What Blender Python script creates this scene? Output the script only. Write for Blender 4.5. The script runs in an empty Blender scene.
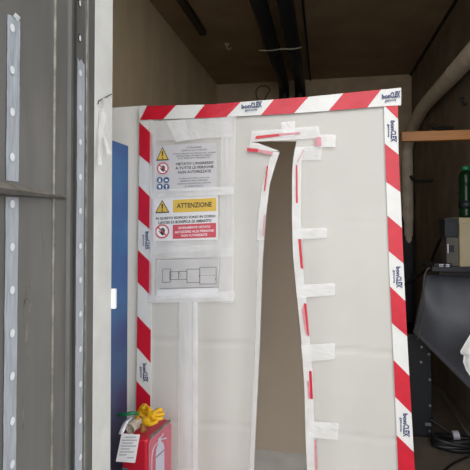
import bpy, bmesh, math, random
from mathutils import Vector, Matrix, noise
random.seed(4)
C = bpy.context.scene.collection
PI = math.pi

# ------------------------------------------------------------------ camera
H = 1.6
cam_d = bpy.data.cameras.new('camera'); cam = bpy.data.objects.new('camera', cam_d); C.objects.link(cam)
cam_d.sensor_width = 36; cam_d.lens = 36.0; cam_d.clip_start = 0.02
cam.location = (0, 0, H)
cam.rotation_euler = (math.radians(90 + 1.2), 0, math.radians(10.72))
PY0 = 217 - 470 * math.tan(math.radians(1.2)); cam_d.shift_y = (PY0 - 235) / 470    # the photo is a crop: its centre sits above the middle row
bpy.context.scene.camera = cam
RM = cam.rotation_euler.to_matrix()
def ray(px, py): return RM @ Vector(((px - 235) / 470, (PY0 - py) / 470, -1))
def P(px, py, Y):                       # a measured point of the photo on the plane y = Y
    d = ray(px, py); t = Y / d.y; return Vector((d.x * t, Y, H + d.z * t))
def PX(px, py, X):
    d = ray(px, py); t = X / d.x; return Vector((X, d.y * t, H + d.z * t))
def PZ(px, py, Z):
    d = ray(px, py); t = (Z - H) / d.z; return Vector((d.x * t, d.y * t, Z))

# ------------------------------------------------------------------ materials
def nodes(name):
    m = bpy.data.materials.new(name); m.use_nodes = True
    nt = m.node_tree; return m, nt, nt.nodes['Principled BSDF'], nt.nodes['Material Output']
def lin(c):
    return tuple(((x / 255) / 12.92 if x / 255 <= .04045 else ((x / 255 + .055) / 1.055) ** 2.4) for x in c)
def mat(name, col, rough=.6, metal=0, var=.12, scale=6, bump=0, bscale=40, spec=.5, stretch=(1, 1, 1),
        transl=0, alpha=1, col2=None, detail=5, emis=0):
    """col is an sRGB triple 0-255; a noise mixes it with a darker (or second) tone"""
    m, nt, b, out = nodes(name)
    N = nt.nodes.new; L = nt.links.new
    tc = N('ShaderNodeTexCoord'); mp = N('ShaderNodeMapping'); mp.inputs['Scale'].default_value = stretch
    geo = N('ShaderNodeNewGeometry'); L(geo.outputs['Position'], mp.inputs['Vector'])
    nz = N('ShaderNodeTexNoise'); nz.inputs['Scale'].default_value = scale; nz.inputs['Detail'].default_value = detail
    L(mp.outputs['Vector'], nz.inputs['Vector'])
    rp = N('ShaderNodeValToRGB'); c = lin(col)
    d = lin(col2) if col2 else tuple(x * (1 - 2 * var) for x in c)
    rp.color_ramp.elements[0].position = .3; rp.color_ramp.elements[1].position = .68
    rp.color_ramp.elements[0].color = (*d, 1); rp.color_ramp.elements[1].color = (*c, 1)
    L(nz.outputs['Fac'], rp.inputs['Fac']); L(rp.outputs['Color'], b.inputs['Base Color'])
    b.inputs['Roughness'].default_value = rough; b.inputs['Metallic'].default_value = metal
    b.inputs['Specular IOR Level'].default_value = spec
    if bump:
        n2 = N('ShaderNodeTexNoise'); n2.inputs['Scale'].default_value = bscale; n2.inputs['Detail'].default_value = 4
        L(mp.outputs['Vector'], n2.inputs['Vector'])
        bp = N('ShaderNodeBump'); bp.inputs['Strength'].default_value = bump; bp.inputs['Distance'].default_value = .01
        L(n2.outputs['Fac'], bp.inputs['Height']); L(bp.outputs['Normal'], b.inputs['Normal'])
    sh = b.outputs['BSDF']
    if transl:
        t = N('ShaderNodeBsdfTranslucent'); L(rp.outputs['Color'], t.inputs['Color'])
        mx = N('ShaderNodeMixShader'); mx.inputs['Fac'].default_value = transl
        L(sh, mx.inputs[1]); L(t.outputs['BSDF'], mx.inputs[2]); sh = mx.outputs['Shader']
    if alpha < 1:
        t = N('ShaderNodeBsdfTransparent'); mx = N('ShaderNodeMixShader')
        mr = N('ShaderNodeMapRange'); mr.inputs['To Min'].default_value = max(0, alpha - .1); mr.inputs['To Max'].default_value = min(1, alpha + .1)
        mr.inputs['From Min'].default_value = .3; mr.inputs['From Max'].default_value = .7
        L(nz.outputs['Fac'], mr.inputs['Value']); L(mr.outputs['Result'], mx.inputs['Fac'])
        L(t.outputs['BSDF'], mx.inputs[1]); L(sh, mx.inputs[2]); sh = mx.outputs['Shader']
    L(sh, out.inputs['Surface'])
    return m

M = dict(
    wall_l=mat('tan_plaster', (240, 220, 184), .8, var=.1, scale=3, stretch=(1, 1, .25), bump=.15, bscale=25),
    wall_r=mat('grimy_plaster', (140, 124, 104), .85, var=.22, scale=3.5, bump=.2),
    wall_b=mat('beige_plaster', (212, 190, 160), .85, var=.14, scale=4, bump=.15),
    ceil=mat('dark_ceiling', (166, 144, 116), .9, var=.12, scale=3),
    floor=mat('stained_concrete', (128, 116, 104), .55, var=.2, scale=5, bump=.25, bscale=60),
    ground=mat('asphalt', (176, 174, 168), .9, var=.15, scale=8, bump=.3),
    facade=mat('facade_render', (196, 193, 187), .85, var=.08, scale=5, bump=.2),
    jamb=mat('white_jamb_paint', (228, 228, 224), .7, var=.07, scale=9, bump=.12, bscale=35),
    gate=mat('dark_grey_metal', (127, 126, 123), .42, metal=.25, var=.10, scale=5, stretch=(3, 3, .6), bump=.04, bscale=14),
    gate_d=mat('darker_grey_metal', (112, 111, 108), .5, metal=.2, var=.14, scale=9, stretch=(2, 2, .6)),
    worn=mat('worn_metal_edge', (150, 146, 136), .5, metal=.2, var=.3, scale=24, col2=(96, 92, 86)),
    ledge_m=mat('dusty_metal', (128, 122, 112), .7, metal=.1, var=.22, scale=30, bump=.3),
    striptape=mat('silvery_tape', (178, 184, 192), .35, var=.1, scale=30, stretch=(4, 4, .5), bump=.25, bscale=40),
    dot=mat('bright_hole', (232, 236, 240), .5, var=.04, scale=30),
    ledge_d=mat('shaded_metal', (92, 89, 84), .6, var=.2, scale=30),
    dark=mat('dark_rim', (58, 57, 55), .6, var=.1),
    sheet=mat('white_polythene', (236, 234, 229), .38, var=.035, scale=2.2, bump=.10, bscale=9, transl=.28, spec=.4),
    sheet2=mat('grey_white_polythene', (252, 252, 250), .4, var=.02, scale=2.2, bump=.1, bscale=9),
    back=mat('taupe_polythene', (232, 216, 196), .5, var=.04, scale=2, bump=.08, bscale=6, transl=.25),
    boothfloor=mat('grey_polythene_floor', (246, 248, 250), .3, var=.08, scale=6, bump=.3, bscale=14),
    twhite=mat('tape_white', (232, 232, 230), .32, var=.03, scale=16, bump=.14, bscale=30),
    tred=mat('tape_red', (212, 22, 50), .34, var=.07, scale=16, bump=.14, bscale=30),
    tpink=mat('faded_red_tape', (222, 150, 160), .4, var=.12, scale=40),
    clear=mat('clear_tape', (254, 254, 255), .3, var=.0, scale=9, detail=2, stretch=(1, 1, .3), bump=.1, bscale=20, alpha=.38),
    clear2=mat('milky_tape', (254, 254, 254), .3, var=.0, scale=9, detail=2, bump=.12, bscale=20, alpha=.55),
    ink=mat('navy_ink', (44, 62, 112), .6, var=.05),
    blk=mat('black_ink', (52, 52, 56), .6, var=.05),
    gry=mat('grey_ink', (112, 112, 116), .6, var=.05),
    paper2=mat('pale_paper', (232, 231, 233), .6, var=.02),
    lgry=mat('light_grey_ink', (176, 176, 184), .6, var=.05),
    paper=mat('printed_paper', (208, 206, 209), .6, var=.02, scale=10),
    paper_g=mat('grey_paper', (206, 204, 203), .6, var=.05, scale=14),
    paperw=mat('white_paper', (250, 250, 252), .6, var=.0),
    yel=mat('sign_yellow', (228, 190, 82), .5, var=.04),
    sred=mat('sign_red', (212, 84, 98), .5, var=.04),
    sblue=mat('sign_blue', (62, 96, 140), .5, var=.04),
    blue=mat('blue_board', (64, 126, 192), .4, var=.14, scale=3.5, bump=.05),
    navy=mat('navy_board', (52, 60, 92), .5, var=.1, scale=3),
    red=mat('red_plastic', (206, 34, 56), .35, var=.06, scale=7),
    pinkw=mat('frosted_pink_window', (214, 104, 124), .25, var=.06, scale=9),
    lav=mat('pale_lavender', (216, 212, 228), .35, var=.03),
    glove=mat('yellow_rubber', (246, 188, 22), .5, var=.08, scale=30, bump=.3, bscale=90),
    cuff=mat('beige_knit', (228, 217, 200), .85, var=.12, scale=60, bump=.4, bscale=150),
    green=mat('green_plastic', (30, 138, 84), .4, var=.15, scale=40),
    brown=mat('brown_leather', (168, 112, 48), .6, var=.15, scale=40),
    wood=mat('orange_pine', (152, 98, 42), .55, var=.14, scale=7, stretch=(1, 6, 12)),
    post=mat('frame_timber', (170, 150, 118), .6, var=.1, scale=9),
    pipe=mat('beige_lagging', (250, 236, 214), .7, var=.1, scale=9, bump=.2, bscale=30),
    black=mat('black_pipe', (22, 24, 29), .5, var=.15, scale=9),
    wire=mat('pale_wire', (190, 184, 168), .5),
    rust=mat('brown_rust', (150, 122, 96), .8, var=.2, scale=30),
    iron=mat('dark_iron', (34, 30, 28), .6, var=.2),
    mach=mat('black_steel', (34, 38, 46), .45, var=.15, scale=7),
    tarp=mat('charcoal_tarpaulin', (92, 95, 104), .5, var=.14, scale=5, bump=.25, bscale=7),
    steel=mat('bright_steel', (170, 170, 168), .35, metal=.6, var=.1),
    cable=mat('black_rubber', (26, 27, 31), .45, var=.15, scale=20),
    gcable=mat('grey_rubber', (104, 100, 94), .6),
    hose=mat('grey_hose', (92, 88, 82), .6, var=.15),
    boxbeige=mat('beige_carton', (176, 164, 134), .7, var=.06, scale=8),
    teal=mat('dark_teal_plastic', (16, 28, 34), .5, var=.15),
    bagw=mat('white_plastic_bag', (253, 253, 253), .4, var=.0, bump=.05, bscale=25, transl=.1),
)
def glass(name, col):
    m, nt, b, out = nodes(name)
    nz = nt.nodes.new('ShaderNodeTexNoise'); nz.inputs['Scale'].default_value = 40
    rp = nt.nodes.new('ShaderNodeValToRGB'); c = lin(col)
    rp.color_ramp.elements[0].color = (*[x * .7 for x in c], 1); rp.color_ramp.elements[1].color = (*c, 1)
    nt.links.new(nz.outputs['Fac'], rp.inputs['Fac']); nt.links.new(rp.outputs['Color'], b.inputs['Base Color'])
    b.inputs['Transmission Weight'].default_value = .45; b.inputs['Roughness'].default_value = .12; b.inputs['IOR'].default_value = 1.35
    return m
M['glass'] = glass('green_bottle_plastic', (16, 64, 34))

# ------------------------------------------------------------------ object helpers
ROOT = {}
def obj(name, geo, mats, parent=None, smooth=False, bevel=0, solid=0, subsurf=0):
    """geo = (verts, faces, [material index per face]); verts in world space. One mesh object."""
    v, f = geo[0], geo[1]; mi = geo[2] if len(geo) > 2 else None
    v = [Vector(p) for p in v]
    if not isinstance(mats, (list, tuple)): mats = [mats]
    lo = Vector((min(p.x for p in v), min(p.y for p in v), min(p.z for p in v)))
    hi = Vector((max(p.x for p in v), max(p.y for p in v), max(p.z for p in v)))
    org = Vector(((lo.x + hi.x) / 2, (lo.y + hi.y) / 2, lo.z))
    me = bpy.data.meshes.new(name); me.from_pydata([p - org for p in v], [], f)
    for m in mats: me.materials.append(m)
    if mi:
        for p, i in zip(me.polygons, mi): p.material_index = i
    if smooth:
        for p in me.polygons: p.use_smooth = True
    me.validate(); me.update()
    o = bpy.data.objects.new(name, me); C.objects.link(o)
    o.location = org; ROOT[o] = org
    if parent:
        o.parent = parent; o.matrix_parent_inverse = Matrix.Translation(ROOT[parent]).inverted()
    if solid:
        s = o.modifiers.new('solidify', 'SOLIDIFY'); s.thickness = solid; s.offset = 0
    if bevel:
        b = o.modifiers.new('bevel', 'BEVEL'); b.width = bevel; b.segments = 3; b.limit_method = 'ANGLE'
    if subsurf:
        s = o.modifiers.new('subsurf', 'SUBSURF'); s.levels = s.render_levels = subsurf
    return o
def thing(name, label, cat, loc, group=None):
    o = bpy.data.objects.new(name, None); C.objects.link(o); o.location = loc; ROOT[o] = Vector(loc)
    o.empty_display_size = .1
    return tag(o, label, cat, group)
def tag(o, label, cat, group=None):
    o['label'] = label; o['category'] = cat
    if group: o['group'] = group
    return o
def struct(name, geo, m, parent=None, **k):
    o = obj(name, geo, m, parent, **k)
    if not parent: o['kind'] = 'structure'
    return o
def join(*gs):
    V, F, I = [], [], []
    for g in gs:
        n = len(V); V += list(g[0]); F += [tuple(i + n for i in f) for f in g[1]]
        I += list(g[2]) if len(g) > 2 else [0] * len(g[1])
    return V, F, I
def setmi(g, i): return g[0], g[1], [i] * len(g[1])
def box(x0, x1, y0, y1, z0, z1):
    v = [(x, y, z) for z in (z0, z1) for y in (y0, y1) for x in (x0, x1)]
    return v, [(0, 2, 3, 1), (4, 5, 7, 6), (0, 1, 5, 4), (2, 6, 7, 3), (0, 4, 6, 2), (1, 3, 7, 5)]
def obox(c, ax, ay, az):
    """oriented box: centre and three half-axis vectors"""
    c, ax, ay, az = map(Vector, (c, ax, ay, az))
    v = [c + ax * i + ay * j + az * k for k in (-1, 1) for j in (-1, 1) for i in (-1, 1)]
    return v, [(0, 2, 3, 1), (4, 5, 7, 6), (0, 1, 5, 4), (2, 6, 7, 3), (0, 4, 6, 2), (1, 3, 7, 5)]
def tube(pts, r, n=12, cap=True):
    pts = [Vector(p) for p in pts]; rs = r if isinstance(r, (list, tuple)) else [r] * len(pts)
    V, F = [], []
    t0 = (pts[1] - pts[0]).normalized(); up = Vector((0, 0, 1)) if abs(t0.z) < .9 else Vector((1, 0, 0))
    u = t0.cross(up).normalized()
    for i, p in enumerate(pts):
        a = pts[max(0, i - 1)]; b = pts[min(len(pts) - 1, i + 1)]; t = (b - a).normalized()
        u = (u - t * u.dot(t)).normalized(); w = t.cross(u)
        for k in range(n):
            an = 2 * PI * k / n; V.append(p + (u * math.cos(an) + w * math.sin(an)) * rs[i])
    for i in range(len(pts) - 1):
        for k in range(n): F.append((i * n + k, i * n + (k + 1) % n, (i + 1) * n + (k + 1) % n, (i + 1) * n + k))
    if cap: F += [tuple(range(n - 1, -1, -1)), tuple((len(pts) - 1) * n + k for k in range(n))]
    return V, F
def spline(pts, n=8):
    pts = [Vector(p) for p in pts]; out = []
    for i in range(len(pts) - 1):
        p0, p1, p2, p3 = pts[max(0, i - 1)], pts[i], pts[i + 1], pts[min(len(pts) - 1, i + 2)]
        for k in range(n):
            t = k / n
            out.append(.5 * (2 * p1 + (p2 - p0) * t + (2 * p0 - 5 * p1 + 4 * p2 - p3) * t * t + (3 * p1 - p0 - 3 * p2 + p3) * t ** 3))
    return out + [pts[-1]]
def lathe(c, prof, n=24):
    c = Vector(c); V, F = [], []
    for r, z in prof:
        for k in range(n): V.append(c + Vector((r * math.cos(2 * PI * k / n), r * math.sin(2 * PI * k / n), z)))
    for i in range(len(prof) - 1):
        for k in range(n): F.append((i * n + k, i * n + (k + 1) % n, (i + 1) * n + (k + 1) % n, (i + 1) * n + k))
    F += [tuple(range(n - 1, -1, -1)), tuple((len(prof) - 1) * n + k for k in range(n))]
    return V, F
def interp(pts, x):
    if x <= pts[0][0]: return pts[0][1]
    for (a, va), (b, vb) in zip(pts, pts[1:]):
        if x <= b: return va + (vb - va) * (x - a) / (b - a)
    (a, va), (b, vb) = pts[-2:]; return vb + (vb - va) * (x - b) / (b - a)     # straight on past the end
def poly(pts): return [Vector(p) for p in pts], [tuple(range(len(pts)))]
def text_geo(s, f, align='CENTER', shear=0, bold=0):
    """the text s as a flat mesh, every vertex (u, v) sent through f(u, v) -> world; cap height is about .73"""
    cu = bpy.data.curves.new('t', 'FONT'); cu.body = s; cu.align_x = align; cu.resolution_u = 2; cu.shear = shear; cu.offset = bold
    o = bpy.data.objects.new('t', cu); C.objects.link(o)
    dg = bpy.context.evaluated_depsgraph_get(); me = bpy.data.meshes.new_from_object(o.evaluated_get(dg))
    vs = [tuple(v.co) for v in me.vertices]; fs = [tuple(p.vertices) for p in me.polygons]
    bpy.data.objects.remove(o); bpy.data.meshes.remove(me); bpy.data.curves.remove(cu)
    return vs, fs, f
def text_fit(s, f, cx, cy, w, h, shear=0, bold=.012):
    """centre the text on (cx, cy) of the drawing space of f, w wide and h high"""
    vs, fs, _ = text_geo(s, f, shear=shear, bold=bold)
    x0 = min(v[0] for v in vs); x1 = max(v[0] for v in vs); y0 = min(v[1] for v in vs); y1 = max(v[1] for v in vs)
    return [f(cx + ((v[0] - x0) / (x1 - x0) - .5) * w, cy + ((v[1] - y0) / (y1 - y0) - .5) * h) for v in vs], fs

# ------------------------------------------------------------------ the place
ZC, XL, XR, YB = 3.4, -1.42, 1.09, 6.2
XG = -.70                                         # plane of the gate leaf, at right angles to the front
XP = XG + .018                                    # proud face of its post
YF0 = PX(92.7, 235, XP).y + .004; jx = XP + .002  # the white jamb: we see its inner side
YF1 = PX(112, 235, jx).y
struct('floor', box(XL - .2, XR + .2, YF0, YB + .2, -.1, 0), M['floor'])
struct('ceiling', box(XL - .2, XR + .2, YF1, YB + .2, ZC, ZC + .15), M['ceil'])
struct('wall_left', box(XL - .15, XL, YF1, YB, 0, ZC), M['wall_l'])
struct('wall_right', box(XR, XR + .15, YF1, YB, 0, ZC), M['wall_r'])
struct('wall_back', box(XL - .15, XR + .15, YB, YB + .15, 0, ZC), M['wall_b'])
jamb = struct('wall_front_left', box(-4.5, jx, YF0, YF1, 0, 4.6), M['jamb'], bevel=.004)
struct('wall_front_right', box(XR - .08, 4.5, YF0, YF1, 0, 4.6), M['facade'])
struct('wall_front_top', box(jx, XR - .08, YF0, YF1, 3.3, 4.6), M['facade'])
struct('ground', box(-12, 12, -14, YF0, -.1, -.002), M['ground'])
a, b = P(111.8, 289, YF1), P(115.2, 309, YF1)
struct('strike_plate', box(jx - .01, b.x, YF1, YF1 + .012, b.z, a.z), M['paperw'], jamb, bevel=.002)

# dark moulding where the ceiling meets the right wall, thin conduit on the ceiling
struct('trim_1', box(XR - .022, XR, YF1, YB, ZC - .022, ZC), M['iron'])
rail = obj('ceiling_rail', box(-1.17, -1.11, 1.7, 4.38, ZC - .045, ZC), M['iron'])
tag(rail, 'dark rail fixed along the left side of the ceiling', 'rail')
cond = obj('ceiling_conduit', tube([(-.165, 1.7, ZC - .012), (-.165, YB - .01, ZC - .012)], .011, 8), M['iron'])
tag(cond, 'thin dark conduit along the ceiling right of the black pipes', 'conduit')

# ------------------------------------------------------------------ two black pipes under the ceiling
def black_pipe(x, label):
    t = thing('drain_pipe', label, 'pipe', (x, 3.7, ZC - .2), 'black pipes under the ceiling')
    r = .066; z = ZC - .13
    pts = [(x, 1.7, z), (x, 5.8, z)] + [(x, 5.8 + .17 * math.sin(k * PI / 12), z - .17 * (1 - math.cos(k * PI / 12))) for k in range(1, 7)] + [(x, 5.97, 2.0)]
    obj('pipe_run', tube(pts, r, 16), M['black'], t, smooth=True)
    obj('collar', tube([(x, 5.97, z - .17), (x, 5.97, z - .32)], r * 1.35, 16), M['black'], t)
    for y in (2.6, 4.6):
        obj('pipe_strap', join(tube([(x, y, z), (x, y + .03, z)], r * 1.1, 16), box(x - .012, x + .012, y, y + .03, z + .03, ZC - .002)), M['iron'], t)
black_pipe(-.490, 'left black pipe of the two running under the dark ceiling')
black_pipe(-.288, 'right black pipe of the two running under the dark ceiling')
zw = ZC - .13 - .066 * 1.1 - .012
w = obj('binding_wire', tube(spline([(-.60, 4.42, zw + .004), (-.49, 4.42, zw - .004), (-.39, 4.42, zw + .004), (-.288, 4.42, zw - .004), (-.2, 4.42, zw + .008)]), .006, 6), M['wire'])
tag(w, 'thin pale wire tied across the two black pipes', 'wire')
# bent pipe stub on the back wall
pp = [P(257.5, 100, YB - .016), P(256, 92, YB - .016), P(259, 87, YB - .016), P(266, 86, YB - .016), P(270, 90, YB - .016), P(267, 95, YB - .016), P(264, 101, YB - .016)]
o = obj('bent_bracket', tube(spline([(pp[0].x, YB, pp[0].z - .02)] + pp, 6), .010, 8), M['rust'], smooth=True)
tag(o, 'rusty bent bracket on back wall left of the black pipes', 'bracket')
o = obj('ceiling_hook', join(lathe((P(227, 41, 4).x * 4.75 / 4, 4.75, ZC - .012), [(.03, 0), (.03, .012)]), tube(spline([(-.98, 4.75, ZC - .01), (-.98, 4.75, ZC - .05), (-.955, 4.75, ZC - .06), (-.94, 4.75, ZC - .04)]), .006, 6)), M['wire'])
tag(o, 'tiny hook in the dark ceiling left of pipes', 'hook')

# ------------------------------------------------------------------ lagged beige pipe along the right wall
XPI, RPI = XR - .08, .066
ZPI = (PX(463, 60, XPI).z + PX(423, 110, XPI).z) / 2
t = thing('lagged_pipe', 'thick beige lagged pipe along right wall bending down at the corner', 'pipe', (XPI, 4.5, 0))
pts = [(XPI, 1.75, ZPI), (XPI, 3.0, ZPI), (XPI, 4.0, ZPI)] + [(XPI, PX(425, 108, XPI).y, ZPI)] + [Vector((XPI, min(q_.y, 6.06), q_.z)) for q_ in (PX(x, y, XPI) for x, y in ((417, 119), (411.5, 132), (407.5, 148), (404.5, 172)))] + [(XPI, 6.05, 1.6), (XPI, 6.06, .9), (XPI, 6.06, .01)]
obj('lagging', tube(spline(pts, 8), RPI, 24), M['pipe'], t, smooth=True)
obj('shade_sleeve', lathe((XPI, 6.06, .012), [(RPI + .006, 0), (RPI + .006, 1.56), (RPI + .002, 1.6)], 24), M['tarp'], t, smooth=True)  # added sleeve: its charcoal colour stands in for shade on the lower pipe
for y in (2.4, 3.9):
    obj('pipe_strap', join(tube([(XPI, y, ZPI), (XPI, y + .03, ZPI)], RPI * 1.03, 24), box(XPI, XR - .002, y, y + .03, ZPI - .015, ZPI + .015)), M['pipe'], t)

# wooden brace
a, b = P(399, 131, 2.62), P(470, 141, 2.62)
o = obj('wooden_plank', box(.405, XR, 2.60, 2.64, P(434, 141, 2.62).z, P(434, 131.3, 2.62).z), M['wood'], bevel=.003)
tag(o, 'orange pine plank bracing the booth against the right wall', 'plank')
# iron hooks on the right wall
def wall_hook(pts, r, label):
    o = obj('wall_hook', tube(spline(pts, 6), r, 8), M['iron'], smooth=True); tag(o, label, 'hook', 'iron hooks on the right wall')
Yh = PX(433, 180, XR).y
wall_hook([(XR, Yh, P(432, 180, Yh).z)] + [P(x, y, Yh) for x, y in ((426, 181), (418, 181.5), (413, 180), (410.5, 175.5))], .015, 'lowest black wall hook, below the wooden plank')
Yh = PX(453.6, 128, XR).y
wall_hook([(XR, Yh, P(453, 128, Yh).z)] + [P(x, y, Yh) for x, y in ((446, 128.3), (438, 128.6), (434, 127.2), (431.5, 124))], .016, 'black wall hook just above the wooden plank')
Yh = PX(467, 104, XR).y
wall_hook([(XR, Yh, P(467, 104, Yh).z)] + [P(x, y, Yh) for x, y in ((464, 104.5), (462.5, 102), (461.5, 98.5), (464, 98))], .010, 'small crooked black wall hook right of the beige pipe, highest of three')

# ------------------------------------------------------------------ grey metal gate leaf with taped holes
def gy(px): return PX(px, 235, XG).y
gate = thing('metal_gate', 'dark grey metal gate leaf with taped rows of holes, opened towards the street', 'gate', (XG - .02, 1.1, 0))
GB, GT = .003, 2.75
def py_(px): return PX(px, 235, XP).y
y0, yE = .60, py_(92.6)
obj('gate_panel', box(XG - .03, XG, y0, gy(67), GB, GT), M['gate'], gate, bevel=.002)
def strip_prof(pts, z0, z1):
    """a folded sheet: profile of (x, y) points drawn up from z0 to z1"""
    n = len(pts); V = [(x, y, z) for z in (z0, z1) for x, y in pts]
    return V, [(i, i + 1, n + i + 1, n + i) for i in range(n - 1)]
pr = [(XG, gy(66)), (XG + .006, gy(68)), (XG + .006, gy(71.5)), (XG - .006, gy(72.5)), (XG - .006, gy(74)), (XP, py_(75.5)), (XP, py_(83.3)), (XP - .004, py_(84.4)), (XP + .004, py_(86)), (XP + .004, py_(92)), (XG - .03, py_(92.6))]
obj('gate_stile', strip_prof(pr, GB, GT), M['gate_d'], gate, solid=.002)
obj('worn_edge', tube([(XP + .002, py_(85), GB), (XP + .002, py_(85), GT)], .0022, 6), M['worn'], gate)
obj('seam', tube([(XG + .001, gy(53), GB), (XG + .001, gy(53), GT)], .0045, 8), M['worn'], gate, smooth=True)
# ledge: an angle bar across the panel
lz = PX(66, 197, XG).z
ya, yb = y0, gy(66)
pl, pn = .045, .045
def lp(px, py, X, ext=0):
    return PX(px, py, X)
far = [PX(66, 199.5, XG), PX(66, 199, XG + .006), PX(66, 197, XG + .006), PX(66, 195.5, XG)]
near = [PX(0, 195.5, XG), PX(0, 193.6, XG + .03), PX(0, 187.5, XG + .03), PX(0, 181.5, XG)]
near = [f_ + (n_ - f_) * ((f_.y - y0) / (f_.y - n_.y)) for f_, n_ in zip(far, near)]
V = far + near
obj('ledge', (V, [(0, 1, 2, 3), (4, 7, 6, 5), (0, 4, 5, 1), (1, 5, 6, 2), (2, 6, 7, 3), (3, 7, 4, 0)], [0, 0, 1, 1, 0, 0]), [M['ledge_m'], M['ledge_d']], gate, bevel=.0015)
# tape with holes shining through
def disc_on(Xc, y, z, ry, rz, n=16): return [(Xc, y + ry * math.cos(2 * PI * k / n), z + rz * math.sin(2 * PI * k / n)) for k in range(n)], [tuple(range(n))]
def tape_strip(pxa, pxb, pya, pyb, X, dots, r, ragged):
    fy = lambda px: PX(px, 235, X).y
    ta, tb = PX((pxa + pxb) / 2, pya, X).z, PX((pxa + pxb) / 2, pyb, X).z
    N = 40; V, F = [], []
    for i in range(N + 1):
        z = ta + (tb - ta) * i / N; j = random.uniform(-.0006, .0006)
        rag = (.006 if i == 0 and ragged else 0)
        for k in range(5):
            V.append((X + .0015 + .0012 * noise.noise((k * 1.7, z * 14, pxa)), fy(pxa) + (fy(pxb) - fy(pxa)) * k / 4 + (j if k in (0, 4) else 0), z + rag * random.uniform(-1, 1)))
    for i in range(N):
        for k in range(4): F.append((i * 5 + k, i * 5 + k + 1, i * 5 + k + 6, i * 5 + k + 5))
    g = [(V, F, [0] * len(F))]
    for d in dots:
        c = PX((pxa + pxb) / 2 - .2, d, X); g.append(setmi(disc_on(X + .0038, c.y, c.z, r * .85, r), 1))
    obj('hole_tape', join(*g), [M['striptape'], M['dot']], gate)
XS = XG + .001
tape_strip(4.8, 17.6, 15, 181, XS, [28, 70, 112, 157], .0095, True)
tape_strip(4.8, 17.6, 197, 520, XS, [204, 247, 290, 333, 376, 421, 464, 506], .0095, False)
tape_strip(75.8, 83.2, 60, 520, XP + .001, [73, 108, 142, 177, 211, 246, 280, 314, 349, 384, 420, 457], .0088, True)
for d in (-33, 3, 38):
    c = PX(79, d, XP); obj('hole', join(setmi(disc_on(XP + .0015, c.y, c.z, .0085, .0125), 0), setmi(disc_on(XP + .0025, c.y + .002, c.z, .005, .0085), 1)), [M['dark'], M['dot']], gate)
# curled end of the left tape
p = PX(12, 15, XS)
obj('tape_curl', ([PX(13, 16, XS + .003), PX(18.3, 22, XS + .003), PX(20.5, 17.5, XS + .012), PX(15.5, 12.5, XS + .010)], [(0, 1, 2, 3)]), M['dot'], gate)
# scratches
g = []
for px, a, b, wd in [(24, 298, 318, 2), (27, 283, 300, 1.6), (31, 272, 290, 1.2), (26, 320, 345, 2.4), (29, 300, 314, 2.2), (40, 238, 258, .7), (44, 228, 240, .6), (23, 395, 430, .9), (28, 350, 362, .8)]:
    obj('scratch_mark', ([PX(px, a, XG + .0006), PX(px + wd, a + 2, XG + .0006), PX(px + wd * .6, b, XG + .0006), PX(px - wd * .5, b - 1, XG + .0006)], [(0, 1, 2, 3)]), M['worn'], gate)

# torn tape on the jamb
Xt = jx + .003
t = thing('torn_tape', 'torn clear tape peeling off the white door jamb', 'tape', PX(104, 160, jx))
T = lambda px, py, o=0: PX(px, py, Xt + o)
obj('tape_sheet', poly([T(98.5, 101, -.002), T(104, 98, -.002), T(111.5, 95), T(111.5, 130), T(107, 136), T(103, 128), T(102, 160), T(98, 156)]), M['clear'], t)
for (c0, c1, c2, wd) in [((105, 98), (103, 125), (109, 154), 2.6), ((101, 108), (100, 140), (99.5, 165), 2.0)]:
    cs = spline([T(*c0, .003), T(*c1, .010), T(*c2, .016)], 6); V, F = [], []
    for i, p in enumerate(cs):
        q = wd * .0045 * (1 + .3 * math.sin(i * 1.7)); V += [p + Vector((0, -q, 0)), p + Vector((-.004 * math.sin(i), q, 0))]
    F = [(2 * i, 2 * i + 1, 2 * i + 3, 2 * i + 2) for i in range(len(cs) - 1)]
    obj('loose_strip', (V, F), M['clear2'], t, smooth=True)
obj('torn_edge', tube([T(98, 104), T(98.6, 101), T(103, 98.6), T(108, 96), T(111.6, 94)], .0016, 5), M['dark'], t)

# ------------------------------------------------------------------ blue board behind the jamb
xb = P(128, 235, 2.28).x
zt = P(127, 146, 2.28).z
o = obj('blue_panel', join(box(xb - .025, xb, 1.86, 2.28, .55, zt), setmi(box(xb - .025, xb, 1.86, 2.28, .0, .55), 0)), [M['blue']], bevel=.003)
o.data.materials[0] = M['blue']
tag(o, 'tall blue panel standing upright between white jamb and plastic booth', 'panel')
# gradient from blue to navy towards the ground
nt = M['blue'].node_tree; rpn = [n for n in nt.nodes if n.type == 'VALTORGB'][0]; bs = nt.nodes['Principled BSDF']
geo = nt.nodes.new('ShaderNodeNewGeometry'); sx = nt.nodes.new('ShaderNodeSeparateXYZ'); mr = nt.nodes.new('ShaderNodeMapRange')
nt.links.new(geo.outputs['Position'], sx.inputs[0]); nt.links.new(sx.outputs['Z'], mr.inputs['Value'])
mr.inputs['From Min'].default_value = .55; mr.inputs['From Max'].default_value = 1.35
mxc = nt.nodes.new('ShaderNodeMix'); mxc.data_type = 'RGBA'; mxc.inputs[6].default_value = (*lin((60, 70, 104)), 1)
nt.links.new(mr.outputs['Result'], mxc.inputs[0]); nt.links.new(rpn.outputs['Color'], mxc.inputs[7]); nt.links.new(mxc.outputs[2], bs.inputs['Base Color'])

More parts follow.
